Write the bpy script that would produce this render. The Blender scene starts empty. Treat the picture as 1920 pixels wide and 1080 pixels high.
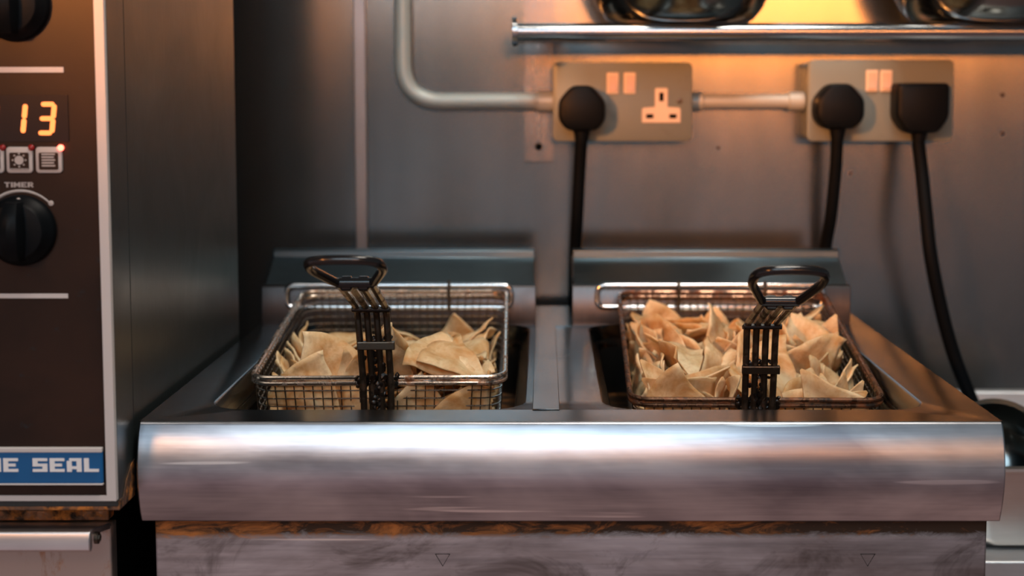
import bpy, bmesh, math, random
from mathutils import Vector, Matrix, Euler, Quaternion
PI = math.pi
sc = bpy.context.scene
COL = sc.collection
Z0 = .9                      # height of the fryer deck above the floor

# ------------------------------------------------------------------ camera
PITCH = math.radians(5)
FPX = 2700.0
cam_d = bpy.data.cameras.new('camera'); cam = bpy.data.objects.new('camera', cam_d); COL.objects.link(cam)
cam.location = (-.019, -1.003, Z0 + .2292)
cam.rotation_euler = (PI / 2 - PITCH, 0, 0)
cam_d.sensor_width = 36; cam_d.lens = FPX / 1920 * 36
ppy = 180 + FPX * math.tan(PITCH)
cam_d.shift_x = (960 - 1020) / 1920
cam_d.shift_y = (ppy - 540) / 1920
cam_d.clip_start = .05
cam_d.dof.use_dof = True; cam_d.dof.focus_distance = 1.10; cam_d.dof.aperture_fstop = 4.6
sc.camera = cam

# ------------------------------------------------------------------ light and exposure
sc.view_settings.view_transform = 'Standard'; sc.view_settings.look = 'None'
sc.view_settings.gamma = 1; sc.view_settings.use_curve_mapping = False
sc.view_settings.exposure = 0.0
w = bpy.data.worlds.new('kitchen'); sc.world = w; w.use_nodes = True
nt = w.node_tree; nt.nodes.clear()
tc = nt.nodes.new('ShaderNodeTexCoord'); sp = nt.nodes.new('ShaderNodeSeparateXYZ'); mr = nt.nodes.new('ShaderNodeMapRange')
cr = nt.nodes.new('ShaderNodeValToRGB'); bg = nt.nodes.new('ShaderNodeBackground'); wo = nt.nodes.new('ShaderNodeOutputWorld')
nt.links.new(tc.outputs['Generated'], sp.inputs[0]); nt.links.new(sp.outputs['Z'], mr.inputs[0])
mr.inputs[1].default_value = -1; mr.inputs[2].default_value = 1
nt.links.new(mr.outputs[0], cr.inputs[0]); nt.links.new(cr.outputs[0], bg.inputs[0]); nt.links.new(bg.outputs[0], wo.inputs[0])
els = cr.color_ramp.elements
els[0].position = .2; els[0].color = (.06, .035, .032, 1)
els[1].position = 1; els[1].color = (.015, .02, .024, 1)
for p_, c_ in ((.30, (.36, .20, .20)), (.41, (.46, .38, .38)), (.475, (.34, .36, .40)), (.52, (.055, .084, .094)), (.64, (.028, .072, .084)), (.78, (.025, .033, .038))):
    e = els.new(p_); e.color = (*c_, 1)
bg.inputs[1].default_value = 1.0
def wmap(sock, a, b, lo, hi):
    x = nt.nodes.new('ShaderNodeMapRange'); x.interpolation_type = 'SMOOTHSTEP'; nt.links.new(sock, x.inputs[0])
    for i, v in enumerate((a, b, lo, hi)): x.inputs[i + 1].default_value = v
    return x.outputs[0]
def wmath(op, a, b):
    x = nt.nodes.new('ShaderNodeMath'); x.operation = op
    for i, v in enumerate((a, b)):
        if hasattr(v, 'is_linked'): nt.links.new(v, x.inputs[i])
        else: x.inputs[i].default_value = v
    return x.outputs[0]
# the kitchen is darker to the left at eye level and darker to the right below the counters
left_hi = wmath('MULTIPLY', wmap(sp.outputs['X'], -.26, -.02, .50, 0), wmap(sp.outputs['Z'], -.15, .02, 0, 1))
right_lo = wmath('MULTIPLY', wmap(sp.outputs['X'], .08, .28, 0, .72), wmap(sp.outputs['Z'], -.10, .0, 1, 0))
keep = wmath('MULTIPLY', wmath('SUBTRACT', 1.0, left_hi), wmath('SUBTRACT', 1.0, right_lo))
nt.links.new(keep, bg.inputs[1])

def area(name, loc, target, sx, sy, power, color, spread=180):
    d = bpy.data.lights.new(name, 'AREA'); o = bpy.data.objects.new(name, d); COL.objects.link(o)
    d.shape = 'RECTANGLE'; d.size = sx; d.size_y = sy; d.energy = power; d.color = color; d.spread = math.radians(spread)
    o.location = Vector(loc) + Vector((0, 0, Z0))
    o.rotation_euler = (Vector(target) + Vector((0, 0, Z0)) - o.location).to_track_quat('-Z', 'Y').to_euler()
    return o
def spot(name, loc, target, ang, power, color, r=.05):
    d = bpy.data.lights.new(name, 'SPOT'); o = bpy.data.objects.new(name, d); COL.objects.link(o)
    d.spot_size = math.radians(ang); d.spot_blend = 1.0; d.energy = power; d.color = color; d.shadow_soft_size = r
    o.location = Vector(loc) + Vector((0, 0, Z0))
    o.rotation_euler = (Vector(target) + Vector((0, 0, Z0)) - o.location).to_track_quat('-Z', 'Y').to_euler()
area('ceiling_panel_light', (-.15, -2.1, 1.18), (0, 0, 0), 1.2, 1.1, 19, (.68, .87, 1.0))
area('added_chip_fill', (.25, -.25, 1.5), (.05, .25, 0), .5, .3, 15.0, (1.0, .91, .80))  # unseen overhead fill, added to brighten the chips in the baskets
spot('heat_lamp', (-.93, -1.42, .62), (.30, .6, .48), 32, 300, (1.0, .31, .06))
area('warm_fill', (-.95, -1.5, .62), (.1, .4, 0), .25, .12, .35, (1.0, .42, .14), 50)
area('warm_pass_light', (.90, -2.4, .53), (.50, .6, .485), 1.6, .10, .8, (1.0, .28, .045), 27)
area('pass_heat_strip', (.35, -2.4, .62), (0, 0, 0), 1.9, .04, 3.2, (1.0, .45, .16))

# ------------------------------------------------------------------ object helpers
def link(o): COL.objects.link(o); return o
def finish(o, label=None, cat=None, group=None, kind=None):
    if label: o['label'] = label
    if cat: o['category'] = cat
    if group: o['group'] = group
    if kind: o['kind'] = kind
    return o
def thing(name, label, cat, loc=(0, 0, 0), rot=(0, 0, 0), group=None):
    o = bpy.data.objects.new(name, None); link(o); o.empty_display_size = .02
    o.location = (loc[0], loc[1], loc[2] + Z0); o.rotation_euler = rot
    return finish(o, label, cat, group)
def obj(name, bm, m, parent=None, smooth=True, bevel=0, seg=2):
    """link a bmesh as one mesh object; geometry of parentless meshes and of parts under an Empty at the origin is given relative to the deck"""
    bmesh.ops.remove_doubles(bm, verts=bm.verts, dist=1e-6)
    bmesh.ops.recalc_face_normals(bm, faces=bm.faces)
    me = bpy.data.meshes.new(name); bm.to_mesh(me); bm.free()
    o = bpy.data.objects.new(name, me); link(o)
    for q in (m if isinstance(m, list) else [m]): me.materials.append(q)
    for p in me.polygons: p.use_smooth = smooth
    if bevel:
        b = o.modifiers.new('bevel', 'BEVEL'); b.width = bevel; b.segments = seg; b.limit_method = 'ANGLE'; b.angle_limit = math.radians(35)
    if smooth:
        me.set_sharp_from_angle(angle=math.radians(38))
    if parent: o.parent = parent
    else: o.location = (0, 0, Z0)
    return o
def box(bm, x0, x1, y0, y1, z0, z1):
    v = [bm.verts.new((x, y, z)) for x in (x0, x1) for y in (y0, y1) for z in (z0, z1)]
    for f in ((0, 1, 3, 2), (4, 6, 7, 5), (0, 4, 5, 1), (2, 3, 7, 6), (0, 2, 6, 4), (1, 5, 7, 3)): bm.faces.new([v[i] for i in f])
def B(*a):
    bm = bmesh.new()
    for q in a: box(bm, *q)
    return bm
def tube(bm, pts, r, n=8, closed=False, caps=True):
    pts = [Vector(p) for p in pts]; rs = r if isinstance(r, (list, tuple)) else [r] * len(pts)
    N = len(pts); rings = []; up = None
    for i, p in enumerate(pts):
        if closed: t = pts[(i + 1) % N] - pts[i - 1]
        else: t = pts[min(i + 1, N - 1)] - pts[max(i - 1, 0)]
        t.normalize()
        if up is None: up = Vector((0, 0, 1)) if abs(t.z) < .9 else Vector((0, 1, 0))
        a = up - t * up.dot(t)
        if a.length < 1e-4: a = t.orthogonal()
        a.normalize(); up = a; b = t.cross(a)
        k = 1.0
        rings.append([bm.verts.new(p + (a * math.cos(2 * PI * j / n + PI / n) + b * math.sin(2 * PI * j / n + PI / n)) * rs[i] * k) for j in range(n)])
    M = N if closed else N - 1
    for i in range(M):
        A = rings[i]; Bq = rings[(i + 1) % N]
        for j in range(n): bm.faces.new((A[j], A[(j + 1) % n], Bq[(j + 1) % n], Bq[j]))
    if caps and not closed: bm.faces.new(rings[0]); bm.faces.new(rings[-1][::-1])
def rounded(pts, rad, seg=5, closed=False):
    """polyline with its corners rounded"""
    pts = [Vector(p) for p in pts]; out = []; N = len(pts)
    for i, p in enumerate(pts):
        if not closed and i in (0, N - 1): out.append(p); continue
        a = pts[i - 1] - p; b = pts[(i + 1) % N] - p
        d = min(rad, a.length * .49, b.length * .49)
        p0 = p + a.normalized() * d; p1 = p + b.normalized() * d
        for k in range(seg + 1):
            t = k / seg; out.append(p0 * (1 - t) ** 2 + p * 2 * t * (1 - t) + p1 * t * t)
    return out
def rrect(x0, x1, y0, y1, r, seg=6):
    out = []
    for cx, cy, a in ((x1 - r, y1 - r, 0), (x0 + r, y1 - r, 1), (x0 + r, y0 + r, 2), (x1 - r, y0 + r, 3)):
        for k in range(seg + 1):
            t = (a + k / seg) * PI / 2; out.append((cx + r * math.cos(t), cy + r * math.sin(t)))
    return out
def plate(bm, outline, y0, y1, fr=0):
    """prism: an (x,z) outline extruded from y0 (front) to y1, optional front edge rounding"""
    cx = sum(p[0] for p in outline) / len(outline); cz = sum(p[1] for p in outline) / len(outline)
    rows = []
    lv = [(y1, 0)] + ([(y0 + fr, 0), (y0 + fr * .3, fr * .3), (y0, fr)] if fr else [(y0, 0)])
    for y, ins in lv:
        rr = []
        for x, z in outline:
            d = Vector((x - cx, z - cz)); L = d.length or 1
            s = (L - ins) / L; rr.append(bm.verts.new((cx + d.x * s, y, cz + d.y * s)))
        rows.append(rr)
    n = len(outline)
    for A, Bq in zip(rows, rows[1:]):
        for i in range(n): bm.faces.new((A[i], A[(i + 1) % n], Bq[(i + 1) % n], Bq[i]))
    bm.faces.new(rows[0]); bm.faces.new(rows[-1])
def extr(bm, prof, x0, x1):
    """closed (y,z) profile extruded along x"""
    A = [bm.verts.new((x0, y, z)) for y, z in prof]; Bq = [bm.verts.new((x1, y, z)) for y, z in prof]; n = len(prof)
    for i in range(n): bm.faces.new((A[i], A[(i + 1) % n], Bq[(i + 1) % n], Bq[i]))
    bm.faces.new(A); bm.faces.new(Bq[::-1])
def lathe(bm, prof, c, axis='z', n=40):
    """prof of (radius, height); axis z up, or -y (towards the camera)"""
    rings = []
    for r, h in prof:
        rg = []
        for k in range(n):
            a = 2 * PI * k / n
            if axis == 'z': p = (c[0] + r * math.cos(a), c[1] + r * math.sin(a), c[2] + h)
            else: p = (c[0] + r * math.cos(a), c[1] - h, c[2] + r * math.sin(a))
            rg.append(bm.verts.new(p))
        rings.append(rg)
    for A, Bq in zip(rings, rings[1:]):
        for j in range(n): bm.faces.new((A[j], A[(j + 1) % n], Bq[(j + 1) % n], Bq[j]))
    for rg, q in ((rings[0], prof[0]), (rings[-1], prof[-1])):
        if q[0] > 1e-5: bm.faces.new(rg)

# ------------------------------------------------------------------ materials
class NB:
    def __init__(s, name):
        s.m = bpy.data.materials.new(name); s.m.use_nodes = True; s.t = s.m.node_tree
        s.b = s.t.nodes['Principled BSDF']; s.tc = s.t.nodes.new('ShaderNodeTexCoord')
    def n(s, k, **kw):
        x = s.t.nodes.new(k)
        for a, v in kw.items(): setattr(x, a, v)
        return x
    def l(s, a, b): s.t.links.new(a, b)
    def noise(s, scale, stretch=(1, 1, 1), detail=4, rough=.6, off=(0, 0, 0), dist=0, rot=(0, 0, 0)):
        mp = s.n('ShaderNodeMapping'); mp.inputs['Scale'].default_value = stretch; mp.inputs['Location'].default_value = off; mp.inputs['Rotation'].default_value = rot
        s.l(s.tc.outputs['Object'], mp.inputs[0]); nz = s.n('ShaderNodeTexNoise'); s.l(mp.outputs[0], nz.inputs['Vector'])
        nz.inputs['Scale'].default_value = scale; nz.inputs['Detail'].default_value = detail; nz.inputs['Roughness'].default_value = rough; nz.inputs['Distortion'].default_value = dist
        return nz.outputs['Fac']
    def ramp(s, fac, stops):
        r = s.n('ShaderNodeValToRGB'); s.l(fac, r.inputs[0]); e = r.color_ramp.elements
        conv = lambda c: (c, c, c, 1) if isinstance(c, (int, float)) else (*c, 1)
        e[0].position = stops[0][0]; e[0].color = conv(stops[0][1]); e[1].position = stops[-1][0]; e[1].color = conv(stops[-1][1])
        for p, c in stops[1:-1]: q = e.new(p); q.color = conv(c)
        return r.outputs[0]
    def mix(s, f, a, b, mode='MIX'):
        x = s.n('ShaderNodeMixRGB', blend_type=mode)
        for i, v in ((0, f), (1, a), (2, b)):
            if hasattr(v, 'is_linked'): s.l(v, x.inputs[i])
            elif i == 0: x.inputs[0].default_value = v
            else: x.inputs[i].default_value = (*v, 1) if not isinstance(v, (int, float)) else (v, v, v, 1)
        return x.outputs[0]
    def math(s, op, a, b=0):
        x = s.n('ShaderNodeMath', operation=op)
        for i, v in ((0, a), (1, b)):
            if hasattr(v, 'is_linked'): s.l(v, x.inputs[i])
            else: x.inputs[i].default_value = v
        return x.outputs[0]
    def coord(s, ax):
        x = s.n('ShaderNodeSeparateXYZ'); s.l(s.tc.outputs['Object'], x.inputs[0]); return x.outputs[ax]
    def band(s, v, a, b):
        x = s.n('ShaderNodeMapRange', interpolation_type='SMOOTHSTEP'); s.l(v, x.inputs[0]); x.inputs[1].default_value = a; x.inputs[2].default_value = b
        return x.outputs[0]
    def bump(s, h, strength=.2, dist=.001):
        x = s.n('ShaderNodeBump'); x.inputs['Strength'].default_value = strength; x.inputs['Distance'].default_value = dist
        s.l(h, x.inputs['Height']); s.l(x.outputs[0], s.b.inputs['Normal'])
    def set(s, **kw):
        for k, v in kw.items():
            k = {'color': 'Base Color', 'rough': 'Roughness', 'metal': 'Metallic', 'spec': 'Specular IOR Level', 'sss': 'Subsurface Weight', 'coat': 'Coat Weight', 'aniso': 'Anisotropic', 'emit': 'Emission Color', 'estr': 'Emission Strength'}[k]
            if hasattr(v, 'is_linked'): s.l(v, s.b.inputs[k])
            else: s.b.inputs[k].default_value = (*v, 1) if isinstance(v, tuple) else v
        return s.m
def plain(name, color, rough=.5, metal=0, **kw): return NB(name).set(color=color, rough=rough, metal=metal, **kw)

def steel(name, base=(.55, .56, .58), rough=.28, brush='x', metal=1.0, grime=.3, bumpy=.06):
    s = NB(name)
    st = {'x': (.04, 1, 1), 'z': (1, 1, .04), 'y': (1, .04, 1)}[brush]
    br = s.noise(900, st, 2, .5)
    cl = s.noise(9, (1, 1, 1), 5, .6, off=(3, 1, 2), dist=.6)
    dark = tuple(c * (1 - grime) for c in base)
    c = s.mix(s.ramp(cl, ((.35, 0), (.68, 1))), dark, base)
    c = s.mix(.12, c, br, 'OVERLAY')
    r = s.math('ADD', s.math('MULTIPLY', br, .10), rough - .05)
    r = s.math('ADD', r, s.math('MULTIPLY', s.ramp(cl, ((.3, 1), (.7, 0))), .08))
    s.bump(br, bumpy, .0004)
    return s.set(color=c, rough=r, metal=metal)

def m_apron():
    s = NB('scratched brushed steel of the apron')
    br = s.noise(700, (.03, 1, 1), 2, .5)
    sm = s.noise(9, (.38, 1, 1), 5, .60, off=(5, 0, 1), dist=.35, rot=(0, -.35, 0))
    sw = s.noise(260, (.05, 1, 1), 2, .6, rot=(0, -.28, 0))
    scr = s.noise(150, (.035, 1, 1), 1, .4, off=(1, 2, 7), rot=(0, -.2, 0))
    scr = s.ramp(scr, ((.70, 0), (.73, 1)))
    c = s.mix(s.ramp(sm, ((.38, 0), (.62, 1))), (.33, .33, .37), (.76, .78, .82))
    c = s.mix(.22, c, sw, 'OVERLAY'); c = s.mix(.15, c, br, 'OVERLAY')
    c = s.mix(scr, c, (.9, .92, .95))
    r = s.math('ADD', s.math('MULTIPLY', sm, .20), .22)
    s.bump(s.mix(.5, br, sw), .05, .0003)
    return s.set(color=c, rough=r, metal=1.0)
def m_panel():
    s = NB('stained brushed steel of the lower panel')
    br = s.noise(600, (.03, 1, 1), 2, .5)
    sm = s.noise(9, (.40, 1, 1), 6, .62, off=(12.1, 0, 4), dist=.35, rot=(0, -.35, 0))
    sw = s.noise(200, (.06, 1, 1), 2, .6, rot=(0, -.4, 0))
    z = s.coord('Z')
    rust = s.noise(60, (.5, 1, 1.6), 6, .7, dist=.8)
    top = s.band(z, -.100, -.0745)                       # band just under the apron, dark brown with rust flecks
    rm = s.ramp(s.math('MULTIPLY', s.math('ADD', rust, .25), top), ((.30, 0), (.50, 1)))
    bt = s.noise(16, (.7, 1, 1), 5, .7, off=(9, 0, 0), dist=.8)
    c = s.mix(s.ramp(sm, ((.40, 0), (.60, 1))), (.29, .265, .26), (.60, .60, .63))
    c = s.mix(.5, c, sw, 'OVERLAY')
    c = s.mix(s.ramp(bt, ((.55, 0), (.70, .8))), c, (.10, .085, .075))
    scr = s.ramp(s.noise(120, (.03, 1, 1), 1, .4, off=(4, 2, 3), rot=(0, -.08, 0)), ((.70, 0), (.73, 1)))
    c = s.mix(scr, c, (.85, .8, .75))
    rc = s.mix(s.ramp(s.math('SUBTRACT', rust, s.math('MULTIPLY', s.coord('X'), .12)), ((.48, 0), (.68, 1))), (.045, .025, .014), (.50, .19, .05))
    c = s.mix(rm, c, rc)
    s.bump(s.mix(.5, br, rust), .12, .0005)
    r = s.math('ADD', s.math('MULTIPLY', sm, .2), .26)
    return s.set(color=c, rough=s.math('ADD', r, s.math('MULTIPLY', rm, .3)), metal=s.math('SUBTRACT', 1.0, s.math('MULTIPLY', rm, .6)))
def m_wall():
    s = NB('brushed steel wall sheet')
    br = s.noise(500, (1, 1, .03), 2, .5)
    cl = s.noise(3.2, (1, 1, .6), 5, .6, off=(4, 0, 8), dist=.5)
    st = s.noise(30, (1, 1, .12), 4, .6)
    c = s.mix(s.ramp(cl, ((.3, 0), (.7, 1))), (.19, .21, .215), (.27, .28, .285))
    c = s.mix(.20, c, st, 'OVERLAY')
    s.bump(br, .05, .0004)
    r = s.math('ADD', s.math('MULTIPLY', cl, .10), .15)
    return s.set(color=c, rough=r, metal=.96)
def rusty(name, metal_c, rust_c, scale=40, lo=.5, hi=.62, rough=.35, metal=.9, dark=(.02, .012, .008)):
    s = NB(name)
    a = s.noise(scale, (1, 1, 1), 6, .7, dist=.5); b = s.noise(scale * 3, (1, 1, 1), 4, .6, off=(7, 7, 7))
    m = s.ramp(a, ((lo, 0), (hi, 1)))
    c = s.mix(m, metal_c, s.mix(s.ramp(b, ((.4, 0), (.6, 1))), dark, rust_c))
    s.bump(a, .3, .0006)
    return s.set(color=c, rough=s.math('ADD', s.math('MULTIPLY', m, .35), rough), metal=s.math('SUBTRACT', metal, s.math('MULTIPLY', m, metal * .8)))
def m_chip():
    s = NB('fried tortilla')
    oi = s.n('ShaderNodeObjectInfo')
    a = s.noise(38, (1, 1, 1), 4, .6, dist=.4); b = s.noise(170, (1, 1, 1), 3, .6)
    c = s.mix(s.ramp(a, ((.36, 0), (.62, 1))), (.66, .33, .12), (.93, .69, .41))
    c = s.mix(s.ramp(b, ((.50, 0), (.72, .35))), c, (.46, .19, .055))
    c2 = s.mix(.5, c, (.46, .21, .065))
    t = s.ramp(oi.outputs['Random'], ((.45, 0), (1, .7)))
    c = s.mix(t, c, c2)
    s.bump(s.mix(.4, a, b), .45, .0012)
    return s.set(color=c, rough=.55, sss=.12, spec=.35)
M = {}
M['steel'] = steel('brushed steel')
M['apron'] = m_apron(); M['panel'] = m_panel(); M['wall'] = m_wall()
M['deck'] = steel('dark worn steel deck', (.115, .13, .14), .18, 'x', 1, .35, .04)
M['flue'] = steel('steel flue', (.15, .20, .23), .32, 'x', 1, .2)
M['plate'] = steel('steel back plate', (.11, .10, .10), .28, 'z', 1, .4)
M['tank'] = NB('oily tank').set(color=(.05, .045, .04), rough=.3, metal=.8)
M['oil'] = NB('frying oil').set(color=(.035, .016, .004), rough=.06, spec=.6)
M['chrome'] = NB('chrome').set(color=(.8, .82, .84), rough=.16, metal=1.0)
M['trimsteel'] = steel('bright trim', (.36, .34, .34), .32, 'z', 1, .2)
M['ovenside'] = steel('dark enamelled oven side', (.030, .038, .039), .30, 'z', .15, .15, .012)
M['barsteel'] = steel('bright handle bar', (.74, .72, .74), .32, 'x', 1, .15)
M['black'] = plain('black plastic', (.003, .004, .005), .45, spec=.10)
M['cable'] = plain('black rubber', (.003, .004, .005), .55, spec=.06)
M['void'] = plain('painted recess shade', (.005, .005, .005), .9, spec=0.0)  # near-black colour puts the shade of openings and recesses into the material
M['white'] = plain('grimy white paint', (.62, .58, .56), .5)
M['letterwhite'] = plain('white lettering', (.88, .88, .88), .45)
M['greyprint'] = plain('pale print', (.46, .42, .40), .5)
M['blue'] = plain('blue enamel', (.0, .105, .30), .35)
M['panelbrown'] = None
s = NB('glossy brown control panel')
a = s.noise(14, (1, 1, 1), 5, .6, dist=.5); b = s.noise(90, (1, 1, 1), 3, .7, off=(3, 3, 3))
c = s.mix(s.ramp(a, ((.35, 0), (.7, 1))), (.018, .009, .006), (.034, .015, .009))
c = s.mix(s.ramp(b, ((.64, 0), (.72, .8))), c, (.02, .02, .022))
M['panelbrown'] = s.set(color=c, rough=.34, spec=.22)
M['rust'] = rusty('rusty steel strip', (.20, .12, .08), (.62, .22, .04), 45, .42, .55, .4, .7)
M['ovenlow'] = rusty('rust speckled cabinet steel', (.50, .43, .39), (.60, .26, .10), 30, .52, .70, .38, .85, (.30, .12, .05))
M['rim'] = rusty('browned basket rim', (.62, .52, .44), (.36, .14, .05), 60, .52, .66, .22, .95)
M['rimdark'] = rusty('dark burnt basket rim', (.20, .11, .07), (.22, .07, .02), 60, .46, .60, .24, .9)
M['wire'] = rusty('bright basket wire', (.55, .52, .47), (.12, .06, .03), 25, .5, .65, .25, .95)
M['wiredark'] = rusty('dark greasy basket wire', (.07, .05, .035), (.04, .018, .008), 25, .5, .65, .35, .8)
M['rod'] = rusty('fat darkened handle steel', (.105, .085, .065), (.07, .03, .012), 50, .5, .62, .28, .85)
M['gunk'] = rusty('burnt residue', (.008, .006, .005), (.03, .012, .006), 200, .6, .7, .3, .1)
M['grip'] = plain('black coated grip', (.010, .010, .011), .18)
M['sockbox'] = rusty('grey metal clad box', (.18, .20, .175), (.20, .17, .12), 14, .55, .8, .5, .25, (.12, .11, .09))
M['conduit'] = rusty('galvanised conduit', (.42, .44, .41), (.36, .26, .17), 22, .60, .75, .42, .2, (.25, .18, .12))
M['cream'] = plain('cream socket plastic', (.72, .58, .46), .4)
M['switch'] = plain('pinkish switch plastic', (.62, .42, .32), .4)
M['tube'] = NB('polished steel tube').set(color=(.36, .38, .40), rough=.20, metal=1.0)
M['bowl'] = NB('polished dark steel bowl').set(color=(.20, .22, .22), rough=.17, metal=1.0)
M['pan'] = steel('steel pan', (.70, .66, .62), .34, 'x', 1, .15)
M['bench'] = steel('dull steel bench', (.66, .68, .70), .42, 'x', 1, .15)
M['wallstrip'] = steel('steel jointing strip', (.24, .235, .23), .22, 'z', 1, .15)
M['floor'] = plain('red brown quarry tile', (.60, .33, .29), .6)
M['digit'] = NB('lit segment').set(color=(.02, .01, .01), emit=(1.0, .22, .05), estr=2.6)
M['led'] = NB('lit red lamp').set(color=(.1, .01, .01), emit=(1.0, .10, .06), estr=9.0)
M['leddim'] = NB('unlit red lamp').set(color=(.25, .01, .01), rough=.3)
M['display'] = plain('smoked display glass', (.020, .008, .006), .22)
M['chip'] = m_chip()
M['mark'] = plain('engraved mark', (.02, .015, .012), .6)
M['ink'] = plain('dark spot', (.02, .012, .01), .6)

# ================================================================== the room
def struct(name, bm, m, **k): o = obj(name, bm, m, **k); o['kind'] = 'structure'; return o
struct('wall_back', B((-1.6, 1.9, .6, .7, -Z0, 1.6)), M['wall'], smooth=False)
struct('floor', B((-1.6, 1.9, -1.1, .7, -Z0 - .05, -Z0)), M['floor'], smooth=False)
bm = bmesh.new(); extr(bm, [(.6005, -.3), (.6005, 1.6), (.597, 1.6), (.5955, 1.6), (.5955, -.3)], -.229, -.2155)
struct('trim_1', bm, M['trimsteel'], bevel=.001)
# jointing strip with a fixing hole
bm = bmesh.new(); plate(bm, rrect(-.041, -.0085, .1555, .42, .002, 2), .5962, .6005, .0010)
jt = struct('trim_2', bm, M['wallstrip'], smooth=False)
bm = bmesh.new(); lathe(bm, [(.0042, -.001), (.0042, .0004), (.0022, .0008)], (-.0249, .5962, .1732), 'y', 16)
h = obj('fixing_hole', bm, M['void'], jt, smooth=False)
for n_, (x, z) in enumerate(((.4893, .2304), (.4905, .1879), (.1749, .1719), (.3225, .1434))):
    bm = bmesh.new(); r_ = .0026 if n_ < 2 else .002
    lathe(bm, [(r_, -.001), (r_, .0006), (r_ * .5, .0009)], (x, .6, z), 'y', 12)
    o = obj('wall_screw', bm, M['ink'] if n_ != 3 else M['rust'])
    finish(o, ['small dark screw in the steel wall right of the right socket, upper of two', 'small dark screw in the steel wall right of the right socket, lower of two',
               'small pale brown screw in the wall below and between the two socket boxes', 'small rusty screw in the wall just right of the middle black cable'][n_], 'screw')

# ================================================================== twin fryer
FR = thing('deep_fryer', 'stainless steel twin tank deep fryer with a bulging polished front apron', 'fryer', (0, 0, -Z0))
class _Off: pass
def fp(name, bm, m, **k):
    o = obj(name, bm, m, FR, **k); o.location = (0, 0, Z0); return o
W1 = [(-.268, -.032), (.024, .266)]; YF, YB = .037, .4335
bm = bmesh.new()
outer = [(-.305, -.001), (.305, -.001), (.305, .56), (-.305, .56)]
def loopv(pts, z): return [bm.verts.new((x, y, z)) for x, y in pts]
def ring_edges(v): return [bm.edges.new((v[i], v[(i + 1) % len(v)])) for i in range(len(v))]
ov = loopv(outer, 0); ed = ring_edges(ov); wl = []
for x0, x1 in W1:
    v = loopv(rrect(x0, x1, YF, YB, .032, 8), 0); ed += ring_edges(v); wl.append((v, x0, x1))
bmesh.ops.triangle_fill(bm, use_beauty=True, use_dissolve=False, edges=ed)
for v, x0, x1 in wl:                                     # rolled lip, then the sloping collar of each tank
    prev = v
    for ins, z in ((.0012, -.0006), (.0022, -.002), (.009, -.013), (.011, -.022)):
        nv = loopv(rrect(x0 + ins, x1 - ins, YF + ins * .6, YB, .032 - ins * .6, 8), z)
        for i in range(len(nv)): bm.faces.new((prev[i], prev[(i + 1) % len(nv)], nv[(i + 1) % len(nv)], nv[i]))
        prev = nv
# side skirts of the deck
for a, b in ((1, 2), (2, 3), (3, 0)):
    lo = [bm.verts.new((outer[a][0], outer[a][1], -.0715)), bm.verts.new((outer[b][0], outer[b][1], -.0715))]
    bm.faces.new((ov[a], ov[b], lo[1], lo[0]))
fp('deck', bm, M['deck'])
for x0, x1 in W1:
    bm = bmesh.new(); i = .0095
    rr_ = rrect(x0 + i, x1 - i, YF + i * .6, YB, .027, 8)
    a = loopv(rr_, -.014); b = loopv(rr_, -.24)
    for k in range(len(a)): bm.faces.new((a[k], a[(k + 1) % len(a)], b[(k + 1) % len(a)], b[k]))
    bm.faces.new(b); tk = fp('tank', bm, M['tank'])
    bm = bmesh.new(); bm.faces.new(loopv(rr_, -.135))
    ol = obj('oil', bm, M['oil'], tk)
bm = bmesh.new(); extr(bm, [(.036, .0), (.036, .0008), (.42, .0008), (.42, .0)], -.0275, -.0075)
fp('divider_strip', bm, M['deck'], bevel=.0004)
# apron
prof = [(.0, 0)]
for k in range(1, 6):
    t = k / 5 * PI / 2 * .78; prof.append((-.0035 * math.sin(t) - .0002, -.0035 * (1 - math.cos(t))))
for k in range(1, 17):
    t = k / 16; z = -.0028 - t * .0675; prof.append((-.0028 - .0095 * math.sin(PI * min(1, (t * .93 + .05))) ** .9, z))
prof += [(-.003, -.0718), (.010, -.0718), (.010, -.06), (.008, -.0005)]
bm = bmesh.new(); extr(bm, prof, -.305, .305)
ap = fp('apron', bm, M['apron'], bevel=.0012)
bm = B((-.2995, .3005, .012, .545, -.62, -.070))
fp('cabinet', bm, M['panel'], smooth=False, bevel=.0015)
for tx in (-.0922, .2148):                                 # engraved triangle marks
    bm = bmesh.new()
    P3 = [Vector((tx - .0052, .0119, -.1003)), Vector((tx + .0052, .0119, -.1003)), Vector((tx, .0119, -.1092))]
    tube(bm, P3, .00045, 4, closed=True)
    fp('engraved_triangle', bm, M['mark'])
for x in (-.27, .27):
    for y in (.05, .5):
        bm = bmesh.new(); lathe(bm, [(.02, -Z0), (.02, -.64), (.024, -.62)], (x, y, 0)); fp('foot', bm, M['steel'])
# back plates and flues
for x0, x1 in ((-.303, -.0275), (.0095, .2895)):
    bm = bmesh.new()
    extr(bm, [(.434, -.003), (.434, .0365), (.4355, .0388), (.438, .0395), (.4435, .0395), (.4435, -.003)], x0, x1)
    fp('back_plate', bm, M['plate'], bevel=.0006)
    bm = bmesh.new()
    extr(bm, [(.4436, -.002), (.4436, .0375), (.450, .0415), (.489, .0612), (.4895, .0685), (.492, .0700), (.499, .0700), (.500, .035), (.553, .035), (.554, .0560), (.560, .0560), (.560, -.002)], x0 + .002, x1 - .0015)
    fp('flue_box', bm, M['flue'], bevel=.0006)
    fp('flue_vent_shade', B((x0 + .006, x1 - .006,   .5005, .5525, .036, .0560)), M['void'], smooth=False)  # near-black block in the channel, painted shade for the unlit vent inside
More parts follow.
